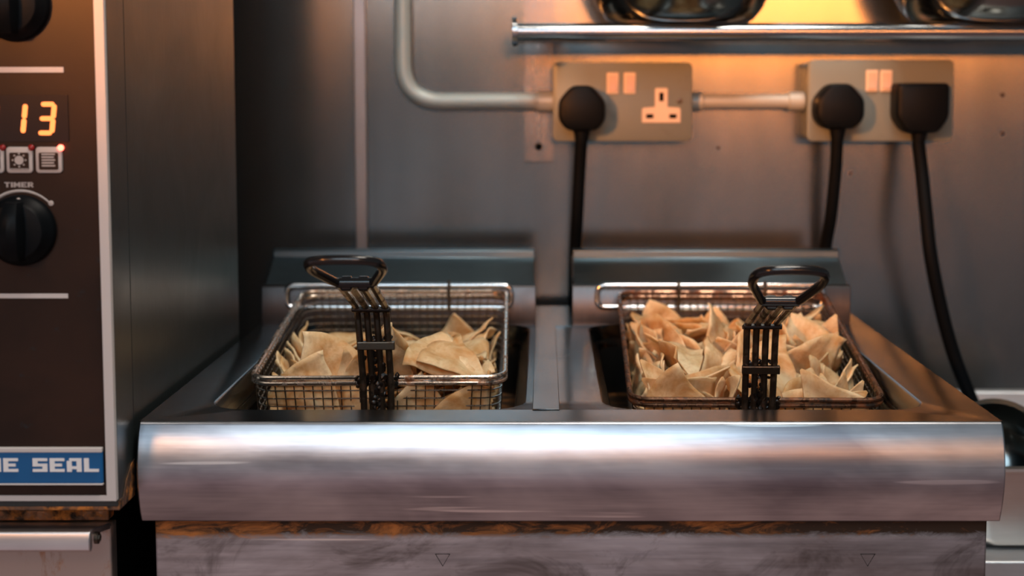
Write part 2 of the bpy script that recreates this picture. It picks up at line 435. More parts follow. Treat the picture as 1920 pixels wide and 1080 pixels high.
# chrome basket rests: a rounded wire loop on each plate
for x0, x1 in ((-.277, -.052), (.0345, .260)):
    bm = bmesh.new()
    tube(bm, rounded([(x0, .4275, .0405), (x1, .4275, .0405), (x1, .4275, .0185), (x0, .4275, .0185)], .008, 6, True), .0026, 10, True)
    for x in (x0 + .05, x1 - .05): tube(bm, [(x, .4275, .0185), (x, .4345, .0185)], .002, 8)
    fp('basket_rest', bm, M['chrome'])

# ================================================================== baskets
def basket(loc, rot, label, rimmat, seed, strapz, hp):
    root = thing('fryer_basket', label, 'basket', loc, rot, 'wire fryer baskets of tortilla chips')
    wt, wb, L, D = .1005, .0935, .288, .092
    def hw(d): return wt + (wb - wt) * d / D
    def ends(d): return (.0 + .006 * d / D, L - .006 * d / D)
    R = .014
    bm = bmesh.new(); wr = .00062
    nlev = 13
    for k in range(1, nlev + 1):
        d = .0045 + (D - .0045) * k / nlev
        y0, y1 = ends(d); pts = [(x, y, -d) for x, y in rrect(-hw(d), hw(d), y0, y1, R, 3)]
        tube(bm, pts, wr, 4, True)
    nf0 = len(bm.faces)
    nx = 25
    for k in range(nx):
        u = -1 + 2 * (k + .5) / nx; y0, y1 = ends(D)
        tube(bm, [(u * (wt - .006), .0004, -.003), (u * (wb - .006), y0, -D), (u * (wb - .006), y1, -D), (u * (wt - .006), L - .0004, -.003)], wr, 4, caps=False)
    ny = 33
    for k in range(ny):
        y = R * .6 + (L - R * 1.2) * k / (ny - 1)
        tube(bm, [(-wt + .0003, y, -.003), (-wb, y, -D), (wb, y, -D), (wt - .0003, y, -.003)], wr, 4, caps=False)
    bm.faces.ensure_lookup_table()
    for f in bm.faces[nf0:]: f.material_index = 1
    obj('wire_mesh', bm, [M['wire'], M['wiredark']], root)
    bm = bmesh.new()
    for z in (0, -.0046):
        tube(bm, [(x, y, z) for x, y in rrect(-wt - .0012, wt + .0012, -.0014, L + .0012, R + .001, 6)], .0021, 8, True)
    obj('rim', bm, rimmat, root)
    # handle
    hd = thing('handle', None, None); hd.location = (0, 0, 0); hd.parent = root
    top, base, end = [Vector(v) for v in hp]
    bend = (top + Vector((0, -.002, .004)))
    for i, u in enumerate((-.0114, -.0040, .0036, .0112)):
        bm = bmesh.new()
        pts = rounded([(u * .95, -.0075, -.060), (u * .97, -.0075, -.002), (u + top.x, top.y, top.z), (u * 1.04 + base.x, base.y, base.z)], .010, 5)
        tube(bm, pts, .0028, 8)
        obj('handle_rod', bm, M['rod'], hd)
    bm = bmesh.new(); box(bm, -.0150, .0150, -.0150, -.0110, strapz - .0034, strapz + .0034)
    obj('cross_strap', bm, M['rod'], hd, smooth=False, bevel=.0008)
    bm = bmesh.new(); tube(bm, [top + Vector((-.0155, -.004, -.001)), top + Vector((.0155, -.004, -.001))], .0019, 8)
    tube(bm, [top + Vector((-.0150, -.007, .0005)), top + Vector((.0150, -.007, .0005))], .0024, 8)
    obj('collar', bm, M['gunk'], hd, smooth=False, bevel=.0006)
    dv = (end - base).normalized(); ln = (end - base).length; X = Vector((1, 0, 0)); sk = (end - base); 
    P = lambda u, s: base + X * u + dv * (s * ln)
    bm = bmesh.new()
    tube(bm, rounded([P(-.012, -.05), P(-.0255, .66), P(-.0225, .98), P(0, 1.03), P(.0225, .98), P(.0255, .66), P(.012, -.05)], .016, 6, True), .0034, 10, True)
    lathe_c = P(0, -.02)
    for u in (-.0062, .0058):
        q = P(u, -.02); tube(bm, [q - X * .006, q - X * .003, q + X * .003, q + X * .006], [.002, .0056, .0056, .002], 10)
    tube(bm, [P(-.0135, .02), P(.0135, .02)], .0038, 10)
    obj('grip', bm, M['grip'], hd)
    # baked on residue where rods, strap and rim meet
    rr = random.Random(seed); bm = bmesh.new()
    blobs = [(0 + rr.gauss(0, .0035), -.0085 + rr.gauss(0, .0012), rr.uniform(-.058, .024), rr.uniform(.0012, .0026)) for _ in range(150)]
    blobs += [(rr.uniform(-.0125, .0125), -.0095, strapz + .0045 + rr.uniform(-.001, .0015), rr.uniform(.001, .0022)) for _ in range(20)]
    blobs += [(rr.uniform(-.0165, .0165), -.0045 + rr.gauss(0, .001), rr.uniform(-.006, .003), rr.uniform(.0015, .003)) for _ in range(70)]
    for x, y, z, r in blobs:
        bmesh.ops.create_icosphere(bm, subdivisions=1, radius=r, matrix=Matrix.Translation((x, y, z)) @ Matrix.Diagonal((rr.uniform(.7, 1.2), .7, rr.uniform(.8, 1.7), 1)))
    for v in bm.verts: v.co += Vector((rr.gauss(0, 1), rr.gauss(0, 1), rr.gauss(0, 1))) * .0003
    obj('burnt_residue', bm, M['gunk'], hd)
    for x in (-.042, .044):
        bm = bmesh.new()
        tube(bm, rounded([(x, L - .001, -.018), (x, L - .001, .006), (x, L + .004, .0105), (x, L + .0095, .006), (x, L + .0095, -.004)], .004, 4), .0018, 8)
        obj('hook', bm, M['rod'], root)
    return root
BL = basket((-.152, .137, .0045), (math.atan2(.030, .288), 0, math.radians(1.2)), 'wire fryer basket in the left tank, sitting higher, with pale folded tortilla chips', M['rim'], 2, .030, ((-.0026, -.0137, .0609), (-.0037, -.1147, .1047), (-.0052, -.1789, .1356)))
BR = basket((.1525, .137, -.0135), (math.atan2(.048, .288), 0, math.radians(-1.0)), 'darker burnt wire fryer basket in the right tank, heaped with upright tortilla chips', M['rimdark'], 5, .030, ((-.0005, -.0111, .0671), (.0003, -.0949, .1121), (-.0012, -.154, .1531)))

# ================================================================== tortilla chips
def chip_mesh(name, seed, n=13):
    """a fried tortilla wedge: rounded triangle, bent and blistered, 1.3 mm thick"""
    rr = random.Random(seed)
    L = rr.uniform(.060, .074); W = rr.uniform(.050, .066)
    bend = rr.uniform(4, 20) * rr.choice((-1, 1)); twist = rr.uniform(-14, 14); ang = rr.uniform(0, PI)
    ph = [rr.uniform(0, 6.28) for _ in range(6)]; fr = [rr.uniform(60, 130) for _ in range(4)]
    ca, sa = math.cos(ang), math.sin(ang)
    def shape(u, v):
        # u along the wedge 0..1, v across -1..1
        y = (u - .55) * L
        x = v * (.03 + .97 * u ** .92) * W * .5
        y += .009 * (1 - v * v) * u ** 4 - .006 * u ** 4          # round outer edge of the tortilla
        x += .0022 * math.sin(u * 9 + ph[0]) * u
        p = x * ca + y * sa; q = -x * sa + y * ca
        z = bend * p * p * .5 + twist * p * q
        z += .0024 * math.sin(fr[0] * x + ph[1]) * math.sin(fr[1] * y + ph[2]) + .0012 * math.sin(fr[2] * 2 * x + ph[3] + fr[3] * y) + .0007 * math.sin(fr[1] * 3 * x - fr[0] * 2.4 * y + ph[4])
        z += .007 * max(0, abs(v) - .55) ** 1.5 * u * math.sin(ph[5] + 3 * v)
        return Vector((x, y, z))
    P = [[shape(i / n, (2 * j / n - 1)) for j in range(n + 1)] for i in range(n + 1)]
    me = bpy.data.meshes.new(name); T = .00065
    vs = []; fs = []
    def nrm(i, j):
        a = P[min(i + 1, n)][j] - P[max(i - 1, 0)][j]; b = P[i][min(j + 1, n)] - P[i][max(j - 1, 0)]
        c = b.cross(a)
        return c.normalized() if c.length > 1e-9 else Vector((0, 0, 1))
    for s in (1, -1):
        for i in range(n + 1):
            for j in range(n + 1): vs.append(P[i][j] + nrm(i, j) * T * s)
    N = (n + 1) ** 2; ix = lambda i, j, k=0: k * N + i * (n + 1) + j
    for i in range(n):
        for j in range(n):
            fs.append((ix(i, j), ix(i + 1, j), ix(i + 1, j + 1), ix(i, j + 1)))
            fs.append((ix(i, j, 1), ix(i, j + 1, 1), ix(i + 1, j + 1, 1), ix(i + 1, j, 1)))
    for i in range(n):
        fs.append((ix(i, 0), ix(i, 0, 1), ix(i + 1, 0, 1), ix(i + 1, 0)))
        fs.append((ix(i + 1, n), ix(i + 1, n, 1), ix(i, n, 1), ix(i, n)))
        fs.append((ix(n, i), ix(n, i, 1), ix(n, i + 1, 1), ix(n, i + 1)))
        fs.append((ix(0, i + 1), ix(0, i + 1, 1), ix(0, i, 1), ix(0, i)))
    me.from_pydata([tuple(v) for v in vs], [], fs); me.update()
    for p in me.polygons: p.use_smooth = True
    return me

CHIPS = '3,-4,154,-74,93,2,-4,-36;9,-11,241,-73,68,0,-1,73;7,49,79,-74,89,1,-4,46;2,40,18,-76,85,-1,3,-52;12,-11,35,-76,0,-22,98,1;9,65,206,-76,1,-100,5,-2;12,-53,19,-71,7,-51,85,5;7,88,177,-46,51,-52,-48,49;8,-68,80,-75,26,3,0,-97;5,52,207,-68,50,8,-1,-86;2,11,34,-71,25,2,2,97;10,-85,49,-61,14,63,-18,-74;13,-54,225,-71,35,2,-6,93;0,-68,165,-76,99,3,-1,-16;0,62,84,-69,70,4,-1,-71;3,33,16,-65,84,2,-2,54;3,17,241,-67,48,8,-4,87;5,-3,123,-71,38,5,8,-92;8,-61,218,-67,88,6,6,-47;12,-66,53,-69,23,5,5,-97;4,-31,251,-59,97,-9,12,17;0,61,63,-65,56,7,-13,82;5,45,38,-61,61,0,-2,-79;0,-4,87,-66,4,83,56,-2;9,-35,206,-64,71,9,-3,70;4,55,139,-65,43,30,6,-85;2,-65,78,-66,98,-15,10,-4;6,43,135,-64,31,27,-5,-91;3,-61,179,-63,71,9,-7,69;9,-26,82,-60,99,8,-10,8;12,-11,263,-59,55,-1,19,81;1,-7,179,-60,2,31,-95,4;4,15,20,-60,4,-52,-85,-6;6,35,214,-64,89,11,-6,-45;6,-56,138,-72,57,11,3,81;12,-29,126,-66,8,70,70,3;1,-48,36,-62,8,6,-3,99;12,16,102,-59,82,0,-4,-58;0,38,10,-34,53,68,-40,30;8,-22,154,-62,85,-12,0,52;13,-92,61,-47,54,-44,-55,47;13,58,53,-55,8,-26,96,-8;0,75,96,-51,8,97,-25,2;9,75,6,-43,9,-22,71,67;0,-42,30,-57,72,6,4,-69;11,-54,129,-60,73,0,-2,69;10,39,138,-54,14,11,98,-3;2,-80,52,-36,72,2,64,27;5,45,26,-39,68,-13,-32,-65;6,13,181,-65,58,9,-2,-81;6,48,41,-41,68,-5,-34,-65;6,-76,244,-64,9,93,27,24;8,-59,189,-54,83,1,-5,56;10,-49,80,-58,66,-3,-1,75;8,-90,114,-44,70,-8,70,-10;0,1,193,-58,53,-10,-4,-84;5,49,203,-55,41,-3,-2,-91;4,75,98,-46,1,-23,97,-11;11,-80,76,-38,76,4,62,19;13,-71,69,-37,15,53,25,79;9,62,249,-70,18,69,70,3;8,78,129,-37,0,95,-20,22;11,-4,54,-61,2,-90,43,5;10,-75,25,-34,41,-87,-27,5;11,8,153,-52,1,-20,-98,-5;2,3,68,-55,93,3,4,-36;11,29,132,-51,67,9,-19,-72;9,-72,94,-37,80,-5,58,17;6,-38,102,-52,21,-8,8,97;6,41,213,-49,54,-2,8,84;13,-5,219,-52,99,-10,4,5;12,-23,33,-48,6,-98,-19,-6;11,-16,203,-44,74,-2,-7,67;12,39,191,-42,29,-6,3,-95;4,-56,180,-45,85,-3,-5,52;1,-60,138,-55,100,-6,-4,0;10,88,44,-33,1,-63,-13,77;4,39,48,-43,17,89,-32,27;8,42,69,-38,14,55,82,-3;10,6,248,-54,3,12,14,98;5,15,76,-47,56,-5,-1,83;11,-2,147,-46,58,5,4,-81;2,-90,219,-49,31,65,-29,-63;2,-22,80,-44,59,-1,-2,-81;2,-76,119,-37,76,0,58,29;12,-45,32,-34,22,23,-5,95;0,-35,128,-50,14,-6,-3,-99;5,45,40,-26,70,0,-19,-69;7,-52,5,-17,29,-23,64,67;12,-34,122,-40,43,-1,0,-90;6,-63,81,-32,9,47,16,87;3,-22,5,-12,3,6,70,-71;8,12,130,-40,11,6,0,99;13,64,16,9,85,24,1,46;12,-36,44,-29,23,16,1,96;8,85,32,-28,62,-37,63,-27;4,-21,178,-43,2,100,-8,4;5,-72,189,-43,9,25,96,8;9,72,202,-42,98,-4,18,10;3,63,175,-26,31,22,-15,-91;1,51,122,-36,95,4,-17,-24;7,-47,14,-1,74,60,28,-10;7,5,22,3,22,-34,50,77;4,2,26,-28,80,3,-21,-56;0,46,281,-53,52,67,37,-38;2,-20,44,-13,18,23,-96,1;1,8,156,-36,1,-93,37,3;5,-22,50,-28,55,9,11,82;0,-21,36,-17,13,32,-94,1;5,-68,124,-33,87,-7,45,21;4,47,93,-3,42,0,-10,-90;10,-41,112,-35,39,-4,0,-92;0,27,201,-35,90,-9,-6,42;3,7,70,-33,14,94,29,-10;10,52,47,-8,21,36,90,-10;4,35,109,-31,4,-18,-1,98;12,64,251,-52,28,93,-23,-9;8,-25,94,-28,78,3,-1,-63;11,36,140,-26,94,8,-15,-31;11,-46,153,-33,1,-27,96,-6;13,7,68,-6,12,76,62,-12;13,-37,181,-28,4,-8,100,4;13,-56,67,-12,98,-14,9,-12;1,59,19,5,0,49,-84,-24;3,24,115,-26,87,12,-11,-46;9,-14,195,-30,100,-3,-4,-1;0,60,35,-13,85,-7,-21,-48;4,71,105,-15,95,13,0,29;10,38,268,-67,50,-19,-22,-82;12,27,76,-25,48,1,-10,-87;8,69,66,-7,6,-20,96,-16;7,-7,162,-22,67,-7,1,-74;13,-62,268,-58,7,82,-53,21;5,9,244,-45,7,63,76,-14;1,-46,92,-12,43,-21,-14,-87;3,-12,112,-18,6,81,-58,0;11,20,71,-14,99,-4,8,13;3,-61,152,-24,33,2,-9,-94;10,23,238,-37,88,-17,10,44;8,-40,89,-19,22,61,-75,10;5,5,68,-18,9,9,7,99;12,-4,36,7,49,-29,-42,-71;7,10,139,-17,5,40,-91,3;11,60,177,-20,66,-21,-19,70;12,-51,137,-18,8,85,51,10;7,-22,130,-24,79,-6,-2,-61;13,15,94,-6,3,69,-71,12;2,30,58,-5,13,62,77,-5;3,-60,30,-74,85,4,-3,52;0,-4,32,-75,97,6,-1,-24;3,49,32,-74,2,-5,-1,-100;6,-58,83,-74,82,4,2,-58;1,5,79,-72,73,-6,-1,-68;8,70,93,-74,32,2,2,95;1,-55,133,-75,86,-2,-4,-51;6,-1,123,-70,66,-3,-6,-75;5,51,137,-73,95,-1,5,-32;8,-57,191,-73,87,6,-3,48;1,-4,197,-74,58,0,-2,-81;2,61,193,-76,65,3,-1,-76;7,-69,247,-73,94,1,4,-34;2,-8,251,-76,21,0,0,-98;5,56,245,-74,84,-2,-2,-55;8,-59,33,-68,61,-5,9,79;4,-12,21,-63,87,5,7,-48;8,74,34,-71,18,3,6,98;0,-64,79,-70,99,4,-2,-10;4,-10,74,-59,93,-10,5,-34;2,51,86,-70,97,-1,6,-25;13,-60,132,-67,69,-1,-16,-71;4,8,136,-63,32,-15,15,92;13,59,135,-66,76,6,2,65;6,-72,191,-68,99,9,4,-11;1,-2,180,-67,88,-1,3,47;1,65,190,-69,94,4,-6,34;8,-58,248,-68,40,2,6,-91;3,-2,251,-69,17,10,4,98;9,55,266,-65,51,-3,-2,86;5,-56,19,-55,85,1,4,53;9,2,25,-56,73,2,5,-68;13,62,35,-65,99,-7,-3,9;7,-54,60,-62,89,3,0,45;12,13,86,-57,96,-8,4,27;9,58,84,-63,63,-1,4,-77;8,-55,131,-61,22,-8,10,97;6,11,133,-57,99,-11,-3,6;0,61,141,-62,70,1,4,-72;11,-70,182,-64,31,-3,8,-95;13,12,194,-62,99,1,-3,13;12,55,190,-60,23,1,0,-97;8,-46,244,-60,86,4,-12,-50;10,2,253,-64,43,2,-3,90;1,59,246,-61,100,3,-8,2;3,-54,33,-48,21,11,5,97;11,13,25,-51,90,-1,10,-42;8,74,34,-58,17,4,2,98;4,-71,77,-52,14,7,5,-99;6,-8,78,-50,23,-2,1,97;4,53,69,-54,99,4,9,-14;8,-58,138,-58,83,-4,-8,-55;9,-2,130,-51,87,-16,-15,45;13,59,129,-54,65,11,-7,75;1,-59,180,-59,99,-3,5,-14;12,10,192,-55,62,-7,4,78;4,56,181,-47,58,-9,14,79;10,-60,250,-61,99,-4,-12,-1;12,8,239,-54,84,-3,0,54;12,62,246,-54,48,-10,-5,87;12,-57,3,-8,56,62,-36,41;0,-21,18,-11,60,-31,61,-42;13,7,35,-14,56,38,21,70;1,46,10,-32,78,62,10,-4;13,56,2,-4,24,22,63,-70;5,-70,17,-6,35,4,64,-68;6,3,28,-29,22,-13,33,-91;5,19,38,-21,50,-32,35,-72;8,59,20,-24,0,6,56,-83;1,57,8,-19,33,38,-54,67;12,-61,12,-4,47,23,62,-59;6,-26,24,-22,41,-28,65,-58;5,14,38,-1,16,-51,16,-83;13,72,35,-25,9,-24,67,-70;3,77,25,-27,12,20,-54,81;0,-87,34,-21,66,-14,-71,17;2,-27,35,-27,17,-52,50,-68;13,25,68,-4,82,47,-7,33;9,47,34,-28,62,64,16,42;13,81,57,-19,6,-46,48,-74;5,-81,36,-23,67,15,70,20;0,-41,40,-15,4,41,-56,72;10,17,53,-33,49,45,-11,73;4,50,71,-24,51,-1,50,-70;5,75,62,-31,68,21,68,-18;9,-73,49,-14,66,42,-60,-19;1,-57,56,-3,41,61,-61,-29;12,-2,59,-22,70,36,44,-43;0,39,46,-24,75,3,54,-37;5,68,65,-31,76,44,46,16;8,-75,71,-23,15,71,12,-68;6,-43,60,-34,87,21,43,-7;9,-23,67,-13,66,8,60,-44;12,26,77,-21,8,-13,53,-84;8,71,81,-22,49,-15,58,-64;1,-87,78,-32,74,9,65,15;5,-53,78,-25,88,36,29,10;7,-33,78,-20,66,-19,37,-63;3,23,82,-23,23,-15,53,-80;10,65,101,-25,11,-16,78,-59;9,-86,113,-37,29,73,-8,-61;12,-53,89,-23,89,38,16,21;0,-52,94,7,10,15,-98,-4;11,3,84,-15,37,-36,57,-64;1,60,102,-17,61,77,13,15;0,-76,117,-26,30,-34,-69,56;12,-46,93,-40,62,44,7,64;3,-14,88,-20,81,16,50,-28;6,14,95,-12,48,-28,60,-58;9,61,109,-25,48,32,71,-40;9,-75,128,-41,35,77,0,-53;5,-44,118,-34,64,42,-62,17;11,-15,102,-17,60,50,16,60;1,9,104,-17,40,70,4,59;7,60,113,-11,24,61,-54,53;4,-86,158,-24,14,-65,-39,64;5,-55,141,-21,60,-67,26,-35;2,-4,129,-15,3,-19,71,-67;9,26,115,-22,45,-56,-52,47;11,56,122,-19,17,4,75,-64;2,-76,157,-22,60,-16,-67,40;2,-48,145,-25,59,71,-16,-36;0,-15,134,-28,67,63,35,-20;4,21,132,-19,56,5,76,-33;7,57,146,-13,75,49,-2,-44;10,-75,170,-19,0,59,33,-74;11,-50,152,-33,69,45,-55,11;8,-6,160,-36,52,48,-5,71;5,37,143,-12,45,58,49,47;3,73,143,-23,26,11,-54,79;6,-65,175,-34,66,50,-56,0;6,-23,164,-41,75,58,23,22;10,3,160,-26,75,40,30,43;9,18,159,-19,58,39,45,55;11,76,157,-14,30,-2,-59,75;4,-62,182,-25,57,72,-36,-14;9,-26,181,-46,95,14,16,-24;8,8,173,-15,14,-84,1,53;4,37,166,-24,57,67,13,-46;11,74,174,-25,85,50,-4,19;5,-72,200,-49,95,4,21,-24;7,-40,187,-20,34,85,38,-17;7,-15,161,-10,85,27,45,-5;8,23,193,-39,39,53,70,-26;12,67,189,-29,56,64,-15,51;0,-41,222,-47,7,22,1,97;9,-28,196,-21,36,83,-40,16;3,-36,203,-9,60,-13,-24,-75;1,47,200,-26,20,4,85,-48;9,63,202,-40,49,43,71,-28;2,-48,226,-48,11,19,-2,97;10,-56,221,-25,85,-7,-9,-52;0,62,237,-16,31,94,8,12;7,40,238,-41,28,92,-3,26;5,54,216,-36,37,74,-46,33;4,-68,245,-43,93,18,27,-17;1,-51,237,-30,95,-3,-7,-29;7,-62,231,-16,15,61,-77,2;5,38,260,-42,33,84,-40,16;3,62,229,-38,42,78,46,-8;11,-90,246,-36,5,-71,1,-70;5,-25,234,-40,82,-13,4,-56;5,-32,256,-23,46,-18,-14,-86;8,50,275,-46,43,-13,-46,-77;8,75,235,-28,12,-24,87,-41;13,-67,281,-41,66,64,25,-30;0,-12,240,-37,4,-8,-10,-99;2,-19,278,-46,49,-35,-51,-61;13,34,273,-44,26,68,-56,39;6,63,251,-43,33,48,80,-13'
vals = [int(q) for q in CHIPS.replace(';', ',').split(',')]
CM = {}
def chips(vals, rootm, side):
    L = [vals[i:i + 8] for i in range(0, len(vals), 8)]
    for k, x, y, z, qw, qx, qy, qz in L:
        if k not in CM: CM[k] = chip_mesh('tortilla_chip', k + 1); CM[k].materials.append(M['chip'])
        o = bpy.data.objects.new('tortilla_chip', CM[k]); link(o)
        o.matrix_world = rootm @ Matrix.Translation((x / 1000, y / 1000, z / 1000)) @ Quaternion((qw, qx, qy, qz)).normalized().to_matrix().to_4x4()
        where = ('front' if y < 96 else 'middle' if y < 192 else 'rear') + ' ' + ('left' if x < -31 else 'right' if x > 31 else 'centre')
        layer = 'on top' if z > (-38 if side == 'left' else -25) else 'deep in the heap'
        finish(o, 'fried tortilla chip at the %s of the %s fryer basket, %s' % (where, side, layer), 'tortilla chip', 'tortilla chips in the %s basket' % side)
nL = 148
def rm(loc, rot): return Matrix.Translation(Vector(loc) + Vector((0, 0, Z0))) @ Euler(rot).to_matrix().to_4x4()
chips(vals[:nL * 8], Matrix.Translation(BL.location) @ BL.rotation_euler.to_matrix().to_4x4(), 'left')
chips(vals[nL * 8:], Matrix.Translation(BR.location) @ BR.rotation_euler.to_matrix().to_4x4(), 'right')

# ================================================================== oven
OV = thing('convection_oven', 'dark convection oven with glossy brown control panel and red digital display at left', 'oven', (0, 0, -Z0))
def op(name, bm, m, parent=None, **k):
    o = obj(name, bm, m, parent or OV, **k)
    if parent is None: o.location = (0, 0, Z0)
    return o
OX = -.309; OF = -.045
bm = B((-1.05, OX - .001, -.0, .36, -.052, .62)); op('body', bm, M['ovenside'], smooth=False, bevel=.003)
bm = bmesh.new()                                          # front frame with its clipped lower corner
extr(bm, [(OF + .003, -.050), (OF + .003, .62), (-.001, .62), (-.001, -.040), (-.009, -.0525)], -1.05, OX)
op('front_frame', bm, M['ovenside'], smooth=False, bevel=.0012)
bm = B((-1.05, OX + .0006, OF + .0035, -.004, -.0525, -.0455)); op('rusted_sill', bm, M['rust'], smooth=False, bevel=.0008)
bm = bmesh.new(); vs = [bm.verts.new(p) for p in ((OX + .0003, -.036, -.050), (OX + .0003, -.006, -.050), (OX + .0003, -.004, -.026), (OX + .0003, -.012, -.028), (OX + .0003, -.026, -.037))]
bm.faces.new(vs); r_ = bmesh.ops.extrude_face_region(bm, geom=bm.faces[:])
for v in r_['geom']:
    if isinstance(v, bmesh.types.BMVert): v.co.x += .0004
op('rust_patch', bm, M['rust'], smooth=False)
PNX = -.3160
bm = B((-1.04, PNX + .002, OF, OF + .004, -.041, .62)); op('control_panel', bm, M['panelbrown'], smooth=False)
bm = B((PNX + .0005, OX - .0002, OF - .0015, OF + .004, -.0408, .62), (-1.04, OX - .0002, OF - .0015, OF + .004, -.0445, -.0408))
op('panel_trim', bm, M['white'], smooth=False)
op('printed_line', B((-.42, -.3368, OF - .0006, OF, .2447, .2483)), M['white'], smooth=False); op('printed_line', B((-.42, -.3382, OF - .0006, OF, .0941, .0972)), M['white'], smooth=False)
bd = op('name_badge', B((-.44, -.3172, OF - .0035, OF, -.0322, -.0078)), M['blue'], smooth=False, bevel=.0012)
op('badge_edge', B((-.44, -.3172, OF - .0042, OF - .0005, -.0104, -.0072), (-.44, -.3172, OF - .0040, OF - .0005, -.0330, -.0318)), M['white'], bd, smooth=False, bevel=.0005)
FONT = {'B': ['#####.', '##..##', '#####.', '##..##', '#####.'], 'L': ['##....', '##....', '##....', '##....', '######'], 'U': ['##..##', '##..##', '##..##', '##..##', '.#####'],
        'E': ['######', '##....', '#####.', '##....', '######'], 'S': ['######', '##....', '######', '....##', '######'], 'A': ['.#####', '##..##', '##..##', '######', '##..##'],
        'T': ['######', '..##..', '..##..', '..##..', '..##..'], 'I': ['##', '##', '##', '##', '##'], 'M': ['##...##', '###.###', '#######', '##.#.##', '##...##'], 'R': ['#####.', '##..##', '#####.', '##.##.', '##..##']}
def lettering(bm, text, xr, z0, h, cw, y0, y1):
    """block letters, right end at xr"""
    ws = [(len(FONT[c][0]) if c != ' ' else 4) for c in text]; tot = sum(ws) + len(text) - 1
    x = xr - tot * cw
    for c, w_ in zip(text, ws):
        if c != ' ':
            for r, row in enumerate(FONT[c]):
                s0 = None
                for i, ch in enumerate(row + '.'):
                    if ch == '#' and s0 is None: s0 = i
                    if ch != '#' and s0 is not None:
                        box(bm, x + s0 * cw, x + i * cw, y0, y1, z0 + (4 - r) * h / 5, z0 + (5 - r) * h / 5 + .00002); s0 = None
        x += (w_ + 1) * cw
bm = bmesh.new(); lettering(bm, 'BLUE SEAL', -.3196, -.0236, .0092, .00165, OF - .0042, OF - .003)
op('badge_lettering', bm, M['letterwhite'], bd, smooth=False)
# display
dp = op('display', B((-.415, -.3345, OF - .0008, OF, .1990, .2300)), M['display'], smooth=False)
def seg(bm, cx, z0, h, wd, segs, sl=.12):
    r = .00155; g = .0006
    z1 = z0 + h; zm = z0 + h / 2
    S = {'a': ((-wd / 2 + r, z1), (wd / 2 - r, z1)), 'g': ((-wd / 2 + r, zm), (wd / 2 - r, zm)), 'd': ((-wd / 2 + r, z0), (wd / 2 - r, z0)),
         'b': ((wd / 2, z1 - r), (wd / 2, zm + r)), 'c': ((wd / 2, zm - r), (wd / 2, z0 + r)), 'f': ((-wd / 2, z1 - r), (-wd / 2, zm + r)), 'e': ((-wd / 2, zm - r), (-wd / 2, z0 + r))}
    for k in segs:
        (xa, za), (xb, zb) = S[k]
        sh = lambda x, z: (cx + x + (z - z0) * sl, OF - .0012, z)
        a = Vector(sh(xa, za)); b = Vector(sh(xb, zb)); n = 5
        d = (b - a).normalized(); pr = Vector((-d.z, 0, d.x)); pts = []
        for i in range(n + 1):
            t = -PI / 2 + PI * i / n; pts.append(b + d * math.cos(t) * r + pr * math.sin(t) * r)
        for i in range(n + 1):
            t = PI / 2 + PI * i / n; pts.append(a + d * math.cos(t) * r + pr * math.sin(t) * r)
        plate(bm, [(p.x, p.z) for p in pts], OF - .0016, OF - .0007)
bm = bmesh.new(); seg(bm, -.3689, .2048, .0190, .0084, 'bc'); seg(bm, -.3499, .2048, .0190, .0088, 'abgcd'); seg(bm, -.3880, .2048, .0190, .0088, 'bc')
op('lit_digits', bm, M['digit'], dp, smooth=False)
for n_, x0 in enumerate((-.3950, -.3760, -.3565)):
    bt = op('button', None or B((0, 0, 0, 0, 0, 0)), None) if 0 else None
    bm = bmesh.new(); plate(bm, rrect(x0, x0 + .0173, .1782, .1955, .0022, 4), OF - .0022, OF, .0006)
    bt = op('button', bm, M['greyprint'])
    bm = bmesh.new(); plate(bm, rrect(x0 + .0022, x0 + .0151, .1804, .1933 - (.0015 if n_ else 0), .001, 3), OF - .0025, OF - .001)
    fc = op('button_face', bm, M['panelbrown'], bt, smooth=False)
    bm = bmesh.new()
    if n_ == 2:
        for r in range(5): box(bm, x0 + .0042, x0 + .0131 - (.0008 if r % 2 else 0), OF - .0028, OF - .0015, .1826 + r * .0019, .1836 + r * .0019)
    else:
        cx, cz = x0 + .0087, .1868
        plate(bm, [(cx + .0030 * math.cos(a * PI / 8), cz + .0030 * math.sin(a * PI / 8)) for a in range(16)], OF - .0029, OF - .0015)
        for a in range(8):
            t = a * PI / 4; c_ = Vector((cx + .0043 * math.cos(t), 0, cz + .0043 * math.sin(t)))
            box(bm, c_.x - .0005, c_.x + .0005, OF - .0028, OF - .0015, c_.z - .0005, c_.z + .0005)
        for q in ((x0 + .0026, x0 + .0147, .1807, .1812), (x0 + .0026, x0 + .0147, .1918, .1922)): box(bm, q[0], q[1], OF - .0027, OF - .0015, q[2], q[3])
    op('button_icon', bm, M['greyprint'], bt, smooth=False)
    bm = bmesh.new(); lathe(bm, [(.0021, 0), (.0021, .0008), (.0014, .0017), (.0004, .0020)], (x0 + .0168, OF - .0015, .1950), 'y', 16)
    op('button_lamp', bm, M['led'] if n_ == 2 else M['leddim'], bt)
bm = bmesh.new(); lettering(bm, 'TIMER', -.3592, .1686, .0034, .00062, OF - .0004, OF)
op('timer_lettering', bm, M['greyprint'], smooth=False)
bm = bmesh.new(); pts = [(-.3678 + .0265 * math.cos(a), OF - .0002, .1398 + .0265 * math.sin(a)) for a in [math.radians(42 + i * 6) for i in range(24)]]
tube(bm, pts, [.0002] + [.0006 + .0005 * math.sin(PI * i / 22) for i in range(22)] + [.0002], 6)
lathe(bm, [(.0018, 0), (.0018, .0006), (.0008, .0009)], (-.3478, OF, .1580), 'y', 12)
op('timer_scale', bm, M['greyprint'])
